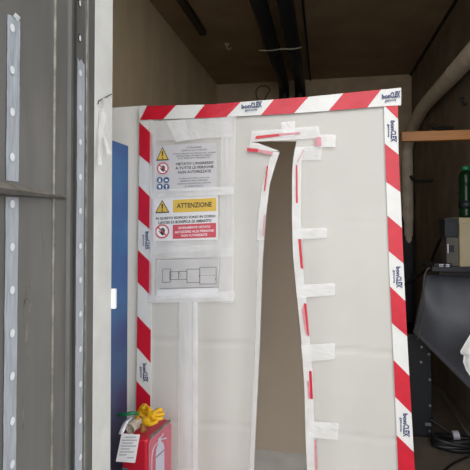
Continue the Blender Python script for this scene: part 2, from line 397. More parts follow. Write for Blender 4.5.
# ------------------------------------------------------------------ polythene booth
YP, YPB = 2.35, 3.2
booth = thing('containment_booth', 'white polythene booth edged in red and white barrier tape with slit doorway', 'booth', (-.27, 2.75, 0))
left_e = [(110, 141.5), (124, 141.5), (400, 138.5), (540, 137)]
right_e = [(90, 397), (106, 395), (150, 396), (280, 402), (340, 405), (470, 412), (540, 416)]
slit_l = [(141.4, 253), (147, 266), (151.7, 279.5), (156, 278), (165, 275), (184, 269.5), (215, 265.6), (253, 263), (290, 261.4), (347, 259.5), (424, 255.7), (470, 253.7), (545, 251)]
slit_r = [(141.4, 296.5), (161, 293.2), (176, 292.4), (215, 292.4), (253, 293.2), (290, 296.7), (340, 301.7), (386, 304.7), (443, 306.2), (470, 307.4), (545, 309)]
top_y = lambda x: interp([(141, 112), (210, 110), (290, 105), (400, 96)], x)
def wr(x, z, s=0):
    d = .0035 * noise.noise((x * 3.1 + s, z * 1.3, 1.7)) + .0016 * noise.noise((x * 11, z * 7 + s, 4.2))
    for zc_, a in ((.955, .007), (.545, .006), (1.58, .0025)):      # fold creases of the packed film
        q = (z - zc_ - .006 * noise.noise((x * 6, zc_, 0))) / .006; d += a * math.exp(-q * q)
    return d
def sheet(xa, xb_, ya, yb_, nx, ny, depth=lambda x, y, u: 0, s=0):
    """film between two edges given in photo coordinates, hung in the booth's front plane"""
    V, F = [], []
    for j in range(ny + 1):
        for i in range(nx + 1):
            u = i / nx; y = ya + (yb_ - ya) * j / ny; x = xa(y) + (xb_(y) - xa(y)) * u
            if callable(top_y) and j == 0 and ya < 130: y = top_y(x)
            p = P(x, y, YP); p.z = max(p.z, .004)
            k = wr(p.x, p.z, s) + depth(x, y, u); p.y += k
            V.append(p)
    for j in range(ny):
        for i in range(nx):
            a = j * (nx + 1) + i; F.append((a, a + 1, a + nx + 2, a + nx + 1))
    return V, F
EL, ER = (lambda y: interp(left_e, y)), (lambda y: interp(right_e, y))
SL, SR = (lambda y: interp(slit_l, y)), (lambda y: interp(slit_r, y))
fold = lambda x, y, u: .012 * math.sin(u * 17) * min(1, max(0, (y - 150) / 120)) * u * u + .05 * max(0, u - .75) * min(1, max(0, (y - 200) / 200))
foldr = lambda x, y, u: .008 * math.sin(u * 13 + 1) * (1 - u) * min(1, max(0, (y - 150) / 150))
seam_x = lambda y: 197
obj('header_sheet', sheet(EL, ER, 104, 141.4, 60, 8), M['sheet'], booth, smooth=True)
obj('left_sheet', sheet(EL, SL, 141.4, 546, 60, 130, fold), M['sheet'], booth, smooth=True)
obj('right_sheet', sheet(SR, ER, 141.4, 546, 50, 130, foldr, 5), M['sheet'], booth, smooth=True)
ax, bx = P(104, 235, YP + .02).x, P(146, 235, YP + .02).x
zt = P(128, 107.5, YP + .02).z
V, F = [], []
for j in range(31):
    for i in range(9):
        x = ax + (bx - ax) * i / 8; z = zt * (1 - j / 30) + .002; V.append((x, YP + .022 + .004 * noise.noise((x * 5, z * 2, 3)), z + (.006 * i / 8 if j == 0 else 0)))
for j in range(30):
    for i in range(8): F.append((j * 9 + i, j * 9 + i + 1, j * 9 + i + 10, j * 9 + i + 9))
obj('side_sheet', (V, F), M['sheet2'], booth, smooth=True)
bl, br = P(140, 300, YP).x, P(394, 110, YP).x
bt = P(270, 104, YP).z
def wavy(name, f, nu, nv, m, s):
    V, F = [], []
    for j in range(nv + 1):
        for i in range(nu + 1): V.append(f(i / nu, j / nv))
    for j in range(nv):
        for i in range(nu):
            a = j * (nu + 1) + i; F.append((a, a + 1, a + nu + 2, a + nu + 1))
    obj(name, (V, F), m, booth, smooth=True)
nn = lambda a, b, s: .012 * noise.noise((a * 3, b * 3, s))
wavy('back_sheet', lambda u, v: (bl + (br - bl) * u, YPB + nn(u, v, 1), bt * v), 16, 20, M['back'], 1)
wavy('side_sheet', lambda u, v: (br + nn(u, v, 2) * .6, YP + .02 + (YPB - YP - .02) * u, bt * v), 10, 20, M['back'], 2)
wavy('side_sheet', lambda u, v: (bl + nn(u, v, 3) * .6, YP + .03 + (YPB - YP - .03) * u, bt * v), 10, 20, M['back'], 3)
wavy('roof_sheet', lambda u, v: (bl + (br - bl) * u, YP + .03 + (YPB - YP - .03) * v, bt + nn(u, v, 4) * .6), 12, 10, M['back'], 4)
wavy('floor_sheet', lambda u, v: (bl + (br - bl) * u, YP + .03 + (YPB - YP - .03) * v, .012 + abs(nn(u * 2, v * 2, 5)) + .09 * max(0, v - .85) ** 1.2), 16, 14, M['boothfloor'], 5)
for x in (bl + .025, br - .03):
    for y in (YP + .035, YPB - .03):
        obj('frame_post', box(x - .018, x + .018, y - .012, y + .018, 0, bt - .012), M['post'], booth)

# barrier tape ------------------------------------------------------
YT = YP - .012
def logo(parent, f, cx, cy, w, h):
    g1 = text_fit('bon', f, cx - w * .27, cy + h * .16, w * .46, h * .52, bold=.035)
    g2 = text_fit('CLEX', f, cx + w * .24, cy + h * .24, w * .54, h * .66, bold=.035)
    g3 = text_fit('genova', f, cx - w * .02, cy - h * .38, w * .62, h * .26, bold=.02)
    u0, u1, vv = cx + w * .24, cx + w * .53, cy + h * .62
    g4 = ([f(u0, vv), f(u1, vv), f(u1, vv - h * .06), f(u0, vv - h * .06)], [(0, 1, 2, 3)])
    obj('lettering', join(g1, g2, g3, g4), M['ink'], parent)
def vtape(eL, eR, ya, yb_, reds, logos, name='barrier_tape'):
    l = lambda y: interp(eL, y); r = lambda y: interp(eR, y)
    g = []; N = 44; V, F = [], []
    for j in range(N + 1):
        y = ya + (yb_ - ya) * j / N
        for u in (0, .5, 1):
            p = P(l(y) + (r(y) - l(y)) * u, y, YT); p.y += .0012 * noise.noise((u * 2, y * .1, ya)); p.z = max(p.z, .003); V.append(p)
        p = V[-1].copy(); p.y += .045; V.append(p)                        # the tape folds round the frame edge
    for j in range(N):
        for i in range(3): F.append((j * 4 + i, j * 4 + i + 1, j * 4 + i + 5, j * 4 + i + 4))
    g.append((V, F, [0] * len(F)))
    for (a, b, c, d) in reds:          # left top, right top, right bottom, left bottom (photo y)
        K = 4; V, F = [], []
        for k in range(K + 1):
            u = k / K; yt, yb2 = a + (b - a) * u, d + (c - d) * u
            for y in (yt, yb2):
                p = P(l(y) + (r(y) - l(y)) * u, y, YT - .002); p.z = max(p.z, .004); V.append(p)
        F = [(2 * k, 2 * k + 1, 2 * k + 3, 2 * k + 2) for k in range(K)]
        g.append((V, F, [1] * len(F)))
    o = obj(name, join(*g), [M['twhite'], M['tred']], booth)
    for (cx, cy, w, h) in logos:       # lettering reads downwards
        logo(o, lambda u, v: P(v, u, YT - .004), cy, cx, w, h)
    return o
eL = [(106, 139.2), (124, 139.4), (400, 136.2), (545, 134.6)]
eR = [(106, 153), (134, 152.2), (400, 150.4), (545, 149.4)]
vtape(eL, eR, 116, 545, [(122.3, 134.3, 165.7, 155), (185.5, 198.7, 230.8, 219.4), (250, 263, 296, 282), (315.7, 330.3, 363, 347), (381, 396, 430, 413), (447, 462, 496, 480), (513, 528, 540, 540)],
      [(146, 240.5, 18, 7.5), (143.5, 372.5, 18, 7.5), (142, 505, 18, 7.5)])
eL = [(98, 383.6), (106, 383.8), (150, 385), (280, 389.7), (340, 392.7), (470, 398.2), (545, 401)]
eR = [(98, 397.8), (106, 398), (150, 398.5), (280, 404.3), (340, 407.3), (470, 414.8), (545, 419)]
vtape(eL, eR, 100, 545, [(100, 104, 119, 105), (143.6, 154.7, 192, 181.8), (215.6, 228, 263.4, 251), (286.4, 301.2, 336.4, 323), (360, 376, 413.3, 396.7), (435.4, 452, 490, 473), (511, 527, 545, 545)],
      [(391.5, 131, 21, 8.5), (397, 277, 21, 8.5), (404, 425, 23, 9)])
# top tape
eT = [(138, 106.2), (210, 104.4), (290, 98.2), (310, 96.6), (401.5, 87.6)]
eB = [(138, 119.9), (210, 117.7), (290, 113.5), (310, 112.1), (384, 106.2), (401.5, 105.2)]
t_ = lambda x: interp(eT, x); b_ = lambda x: interp(eB, x)
YT2 = YT - .004
g = []; N = 60; V, F = [], []
for j in range(N + 1):
    x = 139 + (401.2 - 139) * j / N
    for u in (0, .5, 1):
        p = P(x, t_(x) + (b_(x) - t_(x)) * u, YT2); p.y += .0035 * noise.noise((x * .06, u * 2, 9)) ; V.append(p)
    p = V[-3].copy(); p.y += .05; V.insert(len(V) - 3, p)
for j in range(N):
    for i in range(3): F.append((j * 4 + i, j * 4 + i + 1, j * 4 + i + 5, j * 4 + i + 4))
g.append((V, F, [0] * len(F)))
for (tl, tr, bb, ba) in [(147, 176, 163.2, 140), (204.9, 240.6, 226.2, 193.8), (273.8, 308.5, 293.8, 261), (343.4, 380.9, 367, 328.7)]:
    K = 8; V, F = [], []
    for k in range(K + 1):
        u = k / K; xt, xb2 = tl + (tr - tl) * u, ba + (bb - ba) * u
        for w_ in (0, .5, 1):
            x = xt + (xb2 - xt) * w_; y = t_(x) + (b_(x) - t_(x)) * w_
            p = P(x, y, YT2 - .0022); p.y += .0035 * noise.noise((x * .06, w_ * 2, 9)); V.append(p)
    for k in range(K):
        for i in range(2): F.append((k * 3 + i, k * 3 + i + 1, k * 3 + i + 4, k * 3 + i + 3))
    g.append((V, F, [1] * len(F)))
toptape = obj('barrier_tape', join(*g), [M['twhite'], M['tred']], booth)
sl = -.085
logo(toptape, lambda u, v: P(u, -v + (u - 251) * sl, YT2 - .008), 251.5, -107.2, 20, 8.4)
logo(toptape, lambda u, v: P(u, -v + (u - 391) * sl, YT2 - .008), 391, -97.2, 18, 9)

# translucent sticky tape ---------------------------------------------
def patch(name, pts, m, Y=YP - .014, parent=booth, nu=6, nv=6, amp=.0012):
    """a strip of film between four photo points (tl, tr, br, bl)"""
    tl, tr, br_, bl_ = [Vector(p) for p in pts]; V, F = [], []
    for j in range(nv + 1):
        for i in range(nu + 1):
            u, v = i / nu, j / nv; q = (tl * (1 - u) + tr * u) * (1 - v) + (bl_ * (1 - u) + br_ * u) * v
            p = P(q.x, q.y, Y); p.y += amp * noise.noise((q.x * .3, q.y * .3, 6)); p.z = max(p.z, .004)
            V.append(p)
    for j in range(nv):
        for i in range(nu):
            a = j * (nu + 1) + i; F.append((a, a + 1, a + nu + 2, a + nu + 1))
    return obj(name, (V, F), m, parent)
for pts, m, Y in [
    ([(221, 117), (236, 116), (233, 303), (219, 303)], 'clear', -.0165),
    ([(153, 121), (232, 117), (232, 137), (153, 141)], 'clear', -.0175),
    ([(166, 121), (185, 119), (190, 140), (176, 142)], 'clear2', -.0185),
    ([(189, 119), (199, 118.5), (200, 139), (190, 140)], 'clear', -.0195),
    ([(151, 190), (233, 186.5), (233, 194.5), (151, 198)], 'clear2', -.0205),
    ([(150, 241), (222, 239), (223, 251), (150, 253)], 'clear', -.0185),
    ([(150, 247), (234, 244), (232, 257), (150, 259)], 'clear', -.021),
    ([(148, 296), (235, 291), (234, 301), (148, 303)], 'clear2', -.021),
    ([(150, 120), (156, 120), (155.5, 300), (149, 300)], 'clear', -.0225),
    ([(179, 302), (197, 302), (196, 546), (177, 546)], 'clear', -.0165),
    ([(184, 302), (192, 302), (191, 546), (182, 546)], 'clear', -.018),
    ([(193, 302), (198, 302), (198, 546), (193, 546)], 'clear2', -.0195),
    ([(293, 229), (327, 227.5), (327, 237.5), (293, 240)], 'clear2', -.0215),
    ([(296, 285), (335, 283), (335, 295), (297, 298)], 'clear2', -.0215),
    ([(301, 345), (335, 343), (335, 359), (303, 362)], 'clear2', -.0215),
    ([(309, 421), (339, 423), (338, 440), (309, 437)], 'clear2', -.0215),
    ([(281, 122), (295, 121), (295, 136), (282, 137)], 'clear2', -.022),
    ([(252, 131), (319, 126), (321, 138), (250, 142)], 'clear2', -.0185),
    ([(319, 134.5), (336, 134.5), (335.5, 147), (318, 147)], 'clear2', -.0205),
    ([(296, 147), (322, 146), (321, 160), (294, 160)], 'clear', -.0175),
    ([(250, 142), (258, 143), (280, 151), (248, 152)], 'clear2', -.019),
]:
    patch('adhesive_tape', pts, M[m], YP + Y)
# tape bordering the slit
def border(edge, side, w, y0_, y1_, m, Y):
    V, F = [], []; N = 40
    for j in range(N + 1):
        y = y0_ + (y1_ - y0_) * j / N; x = edge(y)
        ww = w * (1 + .12 * noise.noise((y * .07, side, 0)))
        a_, b2 = P(x - side * .4, y, YP + Y), P(x + side * ww, y, YP + Y)
        a_.z = max(a_.z, .004); b2.z = max(b2.z, .004); V += [a_, b2]
    F = [(2 * j, 2 * j + 1, 2 * j + 3, 2 * j + 2) for j in range(N)]
    obj('edge_tape', (V, F), M[m], booth)
border(SR, 1, 8.5, 147, 545, 'clear2', -.0195)
border(SL, -1, 7, 152, 240, 'clear2', -.0125)
border(SL, -1, 4.5, 240, 545, 'clear', -.0105)
def red_bits(L, m, Y):
    for pts in L: patch('red_tape_remnant', pts, M[m], YP + Y, nu=1, nv=3, amp=0)
red_bits([[(256, 136), (279, 133.6), (279.5, 136), (255, 139)], [(247, 147.8), (258, 148.8), (258, 152.2), (247, 151.4)],
          [(295.7, 165), (297.3, 165), (297.8, 203), (296, 203)], [(298.2, 239), (300.8, 239), (303.2, 269), (300.6, 268)],
          [(303.8, 303), (306.4, 304), (309.2, 337), (307.2, 335)], [(309, 371), (311.6, 371), (313, 399), (310.4, 399)],
          [(266.8, 166), (268.2, 166), (265, 191), (263.8, 191)]], 'tred', -.0235)
red_bits([[(279, 133.6), (300, 132), (300, 134), (279, 136)], [(258, 149), (273, 152), (272, 155), (258, 152.4)],
          [(314.2, 440), (316.2, 440), (317.4, 470), (315, 470)], [(301.6, 310), (303.8, 304), (307, 337), (304.6, 330)],
          [(264, 215), (265.2, 215), (263.6, 236), (262.4, 236)], [(315.5, 137), (321, 137), (321.5, 146), (315, 146)],
          [(307, 382), (309, 380), (310.4, 399), (308.4, 399)], [(303.2, 150), (304, 150), (298, 162), (297, 162)]], 'tpink', -.0232)

# ------------------------------------------------------------------ signs
def bar(f, x0, x1, y, h): return [f(x0, -(y - h / 2)), f(x1, -(y - h / 2)), f(x1, -(y + h / 2)), f(x0, -(y + h / 2))], [(3, 2, 1, 0)]
def ring(f, cx, cy, r0, r1, n=28):
    V = [f(cx + r * math.cos(2 * PI * k / n), -(cy + r * math.sin(2 * PI * k / n))) for r in (r0, r1) for k in range(n)]
    return V, [(k, (k + 1) % n, n + (k + 1) % n, n + k) for k in range(n)]
def disc(f, cx, cy, r, n=24): return [f(cx + r * math.cos(2 * PI * k / n), -(cy + r * math.sin(2 * PI * k / n))) for k in range(n)], [tuple(range(n))]
def fpoly(f, pts): return [f(x, -y) for x, y in pts], [tuple(range(len(pts)))]
SLOPE = -.045
def mapper(Y, x0): return lambda u, v: P(u, -v + (u - x0) * SLOPE, Y)
def warning(parent, Y, cx, cy, w, h):
    f = mapper(Y - .0012, cx); f2 = mapper(Y - .0018, cx); f3 = mapper(Y - .0024, cx)
    tri = lambda s: [(cx, cy - h * .56 * s), (cx + w / 2 * s, cy + h * .44 * s), (cx - w / 2 * s, cy + h * .44 * s)]
    tr = obj('warning_triangle', join(setmi(fpoly(f, tri(1)), 0), setmi(fpoly(f2, tri(.8)), 1)), [M['blk'], M['yel']], parent)
    obj('exclamation_mark', join(fpoly(f3, [(cx - w * .06, cy - h * .24), (cx + w * .06, cy - h * .24), (cx + w * .03, cy + h * .14), (cx - w * .03, cy + h * .14)]), disc(f3, cx, cy + h * .26, w * .055)), M['blk'], tr)
def prohibition(parent, Y, cx, cy, r):
    f = mapper(Y - .0012, cx); f2 = mapper(Y - .0018, cx); f3 = mapper(Y - .0024, cx)
    s = obj('prohibition_symbol', join(setmi(disc(f, cx, cy, r), 1), setmi(ring(f3, cx, cy, r * .8, r), 0),
        setmi(fpoly(f3, [(cx - r * .68, cy - r * .56), (cx - r * .56, cy - r * .68), (cx + r * .68, cy + r * .56), (cx + r * .56, cy + r * .68)]), 0)), [M['sred'], M['paperw']], parent)
    hand = [fpoly(f2, [(cx - r * .2, cy), (cx + r * .36, cy - r * .05), (cx + r * .34, cy + r * .42), (cx + r * .05, cy + r * .58), (cx - r * .25, cy + r * .3)])]
    for k, (dx, hh) in enumerate([(-.14, .42), (.02, .52), (.17, .48), (.31, .34)]):
        hand.append(fpoly(f2, [(cx + r * (dx - .065), cy - r * hh), (cx + r * (dx + .065), cy - r * hh), (cx + r * (dx + .065), cy + r * .1), (cx + r * (dx - .065), cy + r * .1)]))
    hand.append(fpoly(f2, [(cx - r * .48, cy - r * .02), (cx - r * .38, cy - r * .12), (cx - r * .1, cy + r * .2), (cx - r * .2, cy + r * .34)]))
    obj('hand_symbol', join(*hand), M['blk'], s)
YS = YP - .0115
# sign 1
s1 = thing('warning_sign', 'grey printed safety sign with four blue circles, uppermost of the three sheets', 'sign', P(186, 190, YS), 'sheets taped to the booth front')
patch('paper', [(153.5, 146), (217, 142.5), (217, 190.5), (153, 191.5)], M['paper'], YS, s1, 2, 2, 0)
warning(s1, YS, 162.5, 154.5, 13, 13.6)
prohibition(s1, YS, 162.8, 168.3, 5.9)
for i, (x, y) in enumerate([(159.7, 180), (166.3, 180), (159.7, 186.8), (166.5, 186.8)]):
    f = mapper(YS - .0012, x); f2 = mapper(YS - .002, x)
    m_ = obj('mandatory_symbol', disc(f, x, y, 3), M['sblue'], s1)
    pic = [[disc(f2, x, y - .5, 1.1), bar(f2, x - 1.1, x + 1.1, y + 1.2, 1.4)], [fpoly(f2, [(x - 1.8, y + .8), (x - .6, y - 1), (x + 1, y - .6), (x + 1.9, y + 1), (x, y + 1.3)])],
           [fpoly(f2, [(x - 1.2, y - 1.6), (x + 1, y - 1.6), (x + 1.2, y + 1.6), (x - 1, y + 1.6)])], [disc(f2, x, y - .9, 1), bar(f2, x - .5, x + .5, y + .9, 2.2)]][i]
    obj('white_pictogram', join(*pic), M['paperw'], m_)
f = mapper(YS - .0014, 194.5)
def lines(parent, L, m, f, bold=.012):
    for s, cx, y, w, h in L: obj('lettering', text_fit(s, f, cx, -y, w, h, bold=bold), m, parent)
lines(s1, [('ATTENZIONE', 194, 147.3, 15, 1.5), ('ZONA AD ALTO RISCHIO', 194, 150, 26, 1.5), ('TUTTE LE PERSONE CHE OPERANO NEL CANTIERE', 194, 153.2, 43, 1.4), ('DEVONO ESSERE INFORMATE E FORMATE', 194, 155.5, 36, 1.4), ('SUI RISCHI PRESENTI', 194, 157.8, 32, 1.4),
            ('È OBBLIGATORIO L\'USO DEI', 194, 177.8, 30, 1.4), ('MEZZI DI PROTEZIONE', 194, 180.5, 27, 1.4), ('INDIVIDUALE IN DOTAZIONE A CIASCUNO', 194, 183.2, 33, 1.4), ('E PREVISTI', 194, 186, 18, 1.4)], M['gry'], f)
lines(s1, [('VIETATO L\'INGRESSO', 194.5, 163.2, 38, 2.7), ('A TUTTE LE PERSONE', 194.5, 167.4, 38, 2.7), ('NON AUTORIZZATE', 194.5, 171.6, 33, 2.7)], M['blk'], f, .02)
# sign 2
s2 = thing('warning_sign', 'white sign with yellow ATTENZIONE banner and red box, middle of the three sheets', 'sign', P(186, 240, YS), 'sheets taped to the booth front')
patch('paper', [(152.5, 197.5), (218, 194.5), (218, 239.5), (152.3, 241.5)], M['paper2'], YS, s2, 2, 2, 0)
warning(s2, YS, 162.2, 207.2, 14.8, 13.2)
prohibition(s2, YS, 162.2, 231.4, 7.1)
bn = patch('yellow_banner', [(173, 199.9), (216.4, 197.8), (216.4, 210.9), (173, 212.6)], M['yel'], YS - .0012, s2, 2, 2, 0)
f = mapper(YS - .0022, 194.4)
obj('lettering', join(text_fit('ATTENZIONE', f, 194.2, -205, 35, 5, bold=.02)), M['blk'], bn)
lines(s2, [('IN QUESTO EDIFICIO SONO IN CORSO', 185.5, 217.5, 60, 3.0), ('LAVORI DI BONIFICA DI AMIANTO', 185, 221.6, 53, 3.0)], M['blk'], mapper(YS - .0014, 185.5), .03)
rb = patch('red_box', [(172.8, 224.9), (216, 222.8), (216, 237.3), (172.8, 238.9)], M['sred'], YS - .0012, s2, 2, 2, 0)
obj('lettering', join(*[text_fit(s, f, 194.3, -y, w, 2.3, bold=.015) for s, y, w in [('SEVERAMENTE VIETATO', 227.3, 32), ('ACCEDERE ALLE PERSONE', 231.3, 39), ('NON AUTORIZZATE', 235.1, 26)]]), M['paperw'], rb)
# sign 3: floor plan
s3 = thing('floor_plan_sheet', 'grey paper with a line-drawn floor plan, lowest of the three sheets', 'sign', P(186, 300, YS), 'sheets taped to the booth front')
patch('paper', [(156.5, 260.5), (219, 256.5), (219, 297), (156.5, 299)], M['paper2'], YS, s3, 2, 2, 0)
patch('shaded_field', [(157.5, 261.5), (218.4, 257.5), (218.4, 287.5), (157.5, 290)], M['paper_g'], YS - .001, s3, 2, 2, 0)
q = lambda x, y: (145 + x / 5.875, 250 + y / 5.875)
f = lambda u, v: P(u, -v, YS - .002)
g = []
def ln(a, b, w=.55):
    a, b = Vector(a), Vector(b); n = (b - a).normalized(); n = Vector((-n.y, n.x)) * w / 2
    g.append(([f(p.x, -p.y) for p in (a - n, b - n, b + n, a + n)], [(0, 1, 2, 3)]))
for x0, y0_, x1, y1_ in [(103, 112, 150, 190), (145, 128, 198, 174), (198, 126, 246, 173), (246, 113, 322, 192), (322, 102, 418, 200)]:
    A, B, Cc, D = q(x0, y0_), q(x1, y0_ - 1), q(x1, y1_ - 1), q(x0, y1_)
    ln(A, B); ln(B, Cc); ln(Cc, D); ln(D, A)
for k in range(4): ln(q(326 + 24 * k, 150), q(340 + 24 * k, 149), .35)
ln(q(90, 226), q(428, 218), .5); ln(q(150, 135), q(160, 160), .35); ln(q(200, 130), q(212, 158), .35); ln(q(322, 140), q(316, 160), .4); ln(q(418, 160), q(412, 178), .4)
ln(q(440, 40), q(430, 230), .3); ln(q(85, 60), q(430, 42), .3)
obj('plan_drawing', join(*g), M['gry'], s3)

# ------------------------------------------------------------------ fire extinguisher box
an = math.radians(10)
A = P(147, 440, 2.0); ex = Vector((-math.cos(an), math.sin(an), 0)); ey = Vector((math.sin(an), math.cos(an), 0))
W_, L_, ZT = .135, .225, A.z
K = Vector((A.x, A.y, 0))                            # nearest vertical edge on the ground
fx = thing('extinguisher_box', 'red fire extinguisher box with frosted pink window under yellow gloves', 'fire extinguisher box', K + ex * W_ / 2 + ey * L_ / 2)
def bp(a, b, z): return K + ex * (W_ * a) + ey * (L_ * b) + Vector((0, 0, z))
n_ = 6; prof = [(0, .12)]
prof = []
r_ = .02
def rounded(x0, x1, y0_, y1_, r, n=5):
    out = []
    for cx, cy, s in [(x1 - r, y1_ - r, 0), (x0 + r, y1_ - r, 1), (x0 + r, y0_ + r, 2), (x1 - r, y0_ + r, 3)]:
        for k in range(n + 1):
            t_a = (s + k / n) * PI / 2; out.append((cx + r * math.cos(t_a), cy + r * math.sin(t_a)))
    return out
def prism(out, z_list):
    """stack of (z, inset) rings over a rounded outline in box coordinates (metres)"""
    V, F = [], []; n = len(out)
    for z, s in z_list:
        for x, y in out:
            cx, cy = W_ / 2, L_ / 2; V.append(K + ex * (cx + (x - cx) * s) + ey * (cy + (y - cy) * s) + Vector((0, 0, z)))
    for j in range(len(z_list) - 1):
        for i in range(n): F.append((j * n + i, (j + 1) * n + i, (j + 1) * n + (i + 1) % n, j * n + (i + 1) % n))
    F += [tuple(range(n)), tuple(range(len(z_list) * n - 1, (len(z_list) - 1) * n - 1, -1))]
    return V, F
out = rounded(0, W_, 0, L_, .016)
obj('body', prism(out, [(.06, .9), (.075, 1), (ZT - .012, 1), (ZT - .003, .97), (ZT, .9), (ZT + .004, .6)]), M['red'], fx, smooth=False)
for a_, b_ in ((.12, .12), (.88, .12), (.12, .88), (.88, .88)):
    c = bp(a_, b_, 0); obj('foot', lathe((c.x, c.y, 0), [(.014, 0), (.014, .065)], 12), M['cable'], fx)
# window on the long side: plane a = 0 offset outwards
def wp(b, z, off=.003): return K + ey * (L_ * b) - ex * off + Vector((0, 0, z))
zb = .1
wn = obj('window', ([wp(.06, zb), wp(.95, zb), wp(.95, ZT - .02), wp(.90, ZT - .008), wp(.12, ZT - .008), wp(.06, ZT - .02)], [(5, 4, 3, 2, 1, 0)]), M['pinkw'], fx)
obj('window_rim', join(tube([wp(.05, zb, .004), wp(.05, ZT - .022, .004), wp(.1, ZT - .006, .004), wp(.9, ZT - .005, .004), wp(.96, ZT - .02, .004), wp(.96, zb, .004)], .0018, 6)), M['tpink'], wn)
# pictogram: bottle, head, handle and hose
def zz(py, b):                                     # height that shows at photo row py on the window
    p0 = wp(b, 0); fwd = RM @ Vector((0, 0, -1)); dep = math.hypot(fwd.x, fwd.y) ** -1 * (p0.x * fwd.x + p0.y * fwd.y)
    return H - dep * (py - 217) / 470
o_ = .0045
cyl = [(.30, .1), (.30, zz(454, .3)), (.32, zz(447, .32)), (.38, zz(442.5, .38)), (.5, zz(440.5, .5)), (.62, zz(440, .62)), (.66, zz(445, .66)), (.66, .1)]
obj('extinguisher_symbol', join(([wp(b, z, o_) for b, z in cyl], [tuple(range(len(cyl)))]),
    ([wp(.40, zz(443, .4), o_ + .0004), wp(.40, zz(437, .4), o_ + .0004), wp(.48, zz(434.5, .48), o_ + .0004), wp(.56, zz(440.5, .56), o_ + .0004)], [(0, 1, 2, 3)]),
    tube([wp(.42, zz(438, .42), o_), wp(.52, zz(435, .52), o_), wp(.62, zz(431.5, .62), o_)], .003, 6),
    tube([wp(.42, zz(439, .42), o_), wp(.58, zz(436.5, .58), o_), wp(.74, zz(436, .74), o_)], .003, 6),
    tube(spline([wp(.40, zz(440, .40), o_), wp(.26, zz(444, .26), o_), wp(.17, zz(452, .17), o_), wp(.15, zz(464, .15), o_), wp(.17, zz(480, .17), o_)]), .0022, 6)), M['lav'], wn)
obj('band', tube([wp(.30, zz(455, .3), .0055), wp(.66, zz(447, .66), .0055)], .0016, 6), M['blk'], wn)
obj('hinge_strip', tube([bp(-.01, .1, ZT + .002), bp(-.01, .92, ZT + .002)], .006, 8), M['worn'], fx)
obj('side_plate', ([bp(.7, -.02, .1), bp(.94, -.02, .1), bp(.94, -.02, ZT - .14), bp(.7, -.02, ZT - .14)], [(0, 1, 2, 3)]), M['gry'], fx)

# inspection tag hanging in front of the narrow side
Yg = 1.982
tg = thing('inspection_tag', 'white paper tag hanging on the front of the red box', 'tag', P(127, 463, Yg))
pt = [(121.5, 433.5), (140, 434.5), (135, 463), (115.8, 461.5)]
patch('paper', pt, M['paperw'], Yg, tg, 4, 4, .002)
g = []
fl = lambda u, v: P(115.8 + 5.7 * (1 - v) + 18.8 * u, 434 + 28 * v, Yg - .003)
for k, (u0, u1) in enumerate([(.2, .8), (.1, .9), (.15, .7), (.1, .92), (.12, .6), (.1, .85), (.1, .5), (.55, .9)]):
    v = .1 + .105 * k
    g.append(([fl(u0, v), fl(u1, v), fl(u1, v + .03), fl(u0, v + .03)], [(0, 1, 2, 3)]))
obj('printed_line', join(*g), M['lgry'], tg)
obj('string', tube([P(131, 434, Yg), P(133, 434, Yg + .02), bp(.5, -.004, ZT - .008)], .0012, 5), M['paperw'], tg)

# gloves --------------------------------------------------------------
def skin(name, chains, parent, m, sub=2):
    """one continuous skinned body from chains of (point, radius); the first point of each later chain roots on the first chain"""
    verts, rad, edges = [], [], []
    for ch in chains:
        prev = None
        for p, r in ch:
            p = Vector(p); hit = [i for i, q in enumerate(verts) if (q - p).length < 1e-6]
            if hit: i = hit[0]
            else: verts.append(p); rad.append(r); i = len(verts) - 1
            if prev is not None and prev != i: edges.append((prev, i))
            prev = i
    org = verts[0].copy(); me = bpy.data.meshes.new(name); me.from_pydata([v - org for v in verts], edges, [])
    o = bpy.data.objects.new(name, me); C.objects.link(o); o.location = org; ROOT[o] = org
    md = o.modifiers.new('skin', 'SKIN'); md.use_smooth_shade = True
    for i, r in enumerate(rad):
        sv = me.skin_vertices[0].data[i]; sv.radius = (r, r); sv.use_root = (i == 0)
    s = o.modifiers.new('sub', 'SUBSURF'); s.levels = s.render_levels = sub
    me.materials.append(m)
    dg = bpy.context.evaluated_depsgraph_get(); me2 = bpy.data.meshes.new_from_object(o.evaluated_get(dg))
    o.modifiers.clear(); o.data = me2; me2.name = name
    if not me2.materials: me2.materials.append(m)
    for p in me2.polygons: p.use_smooth = True
    if parent: o.parent = parent; o.matrix_parent_inverse = Matrix.Translation(ROOT[parent]).inverted()
    return o
def G(px, py, Y): return P(px, py, Y)
# right glove: palm lying on the lid, fingers towards the right, beige knitted cuff hanging over the front
gl = thing('work_glove', 'yellow rubber work glove with spread fingers pointing right on red box', 'glove', G(152, 428, 2.06), 'yellow gloves on the red box')
pa, pb = G(146.5, 421, 2.02), G(151, 417, 2.04)
skin('hand', [
    [(G(143, 424, 2.0), .018), (pa, .021), (pb, .020)],
    [(pb, .020), (G(155, 412, 2.05), .011), (G(159, 409.5, 2.06), .0105), (G(163, 411, 2.07), .009)],
    [(pb, .020), (G(157, 415.5, 2.04), .011), (G(161.5, 414, 2.05), .0105), (G(165, 414.5, 2.05), .009)],
    [(pb, .020), (G(156.5, 419.5, 2.02), .0105), (G(160.5, 418.5, 2.03), .010), (G(163.5, 417.5, 2.03), .0085)],
    [(pa, .021), (G(151.5, 424, 1.995), .0105), (G(155.5, 422.5, 2.0), .0095), (G(158.5, 420.5, 2.01), .008)],
    [(pb, .020), (G(149, 410.5, 2.06), .0105), (G(152.5, 408.5, 2.07), .009)],
], gl, M['glove'])
gl2 = thing('work_glove', 'yellow rubber work glove folded into a hump with beige cuff hanging left', 'glove', G(143, 422, 2.06), 'yellow gloves on the red box')
pc, pd = G(141, 416, 2.125), G(144.5, 411, 2.135)
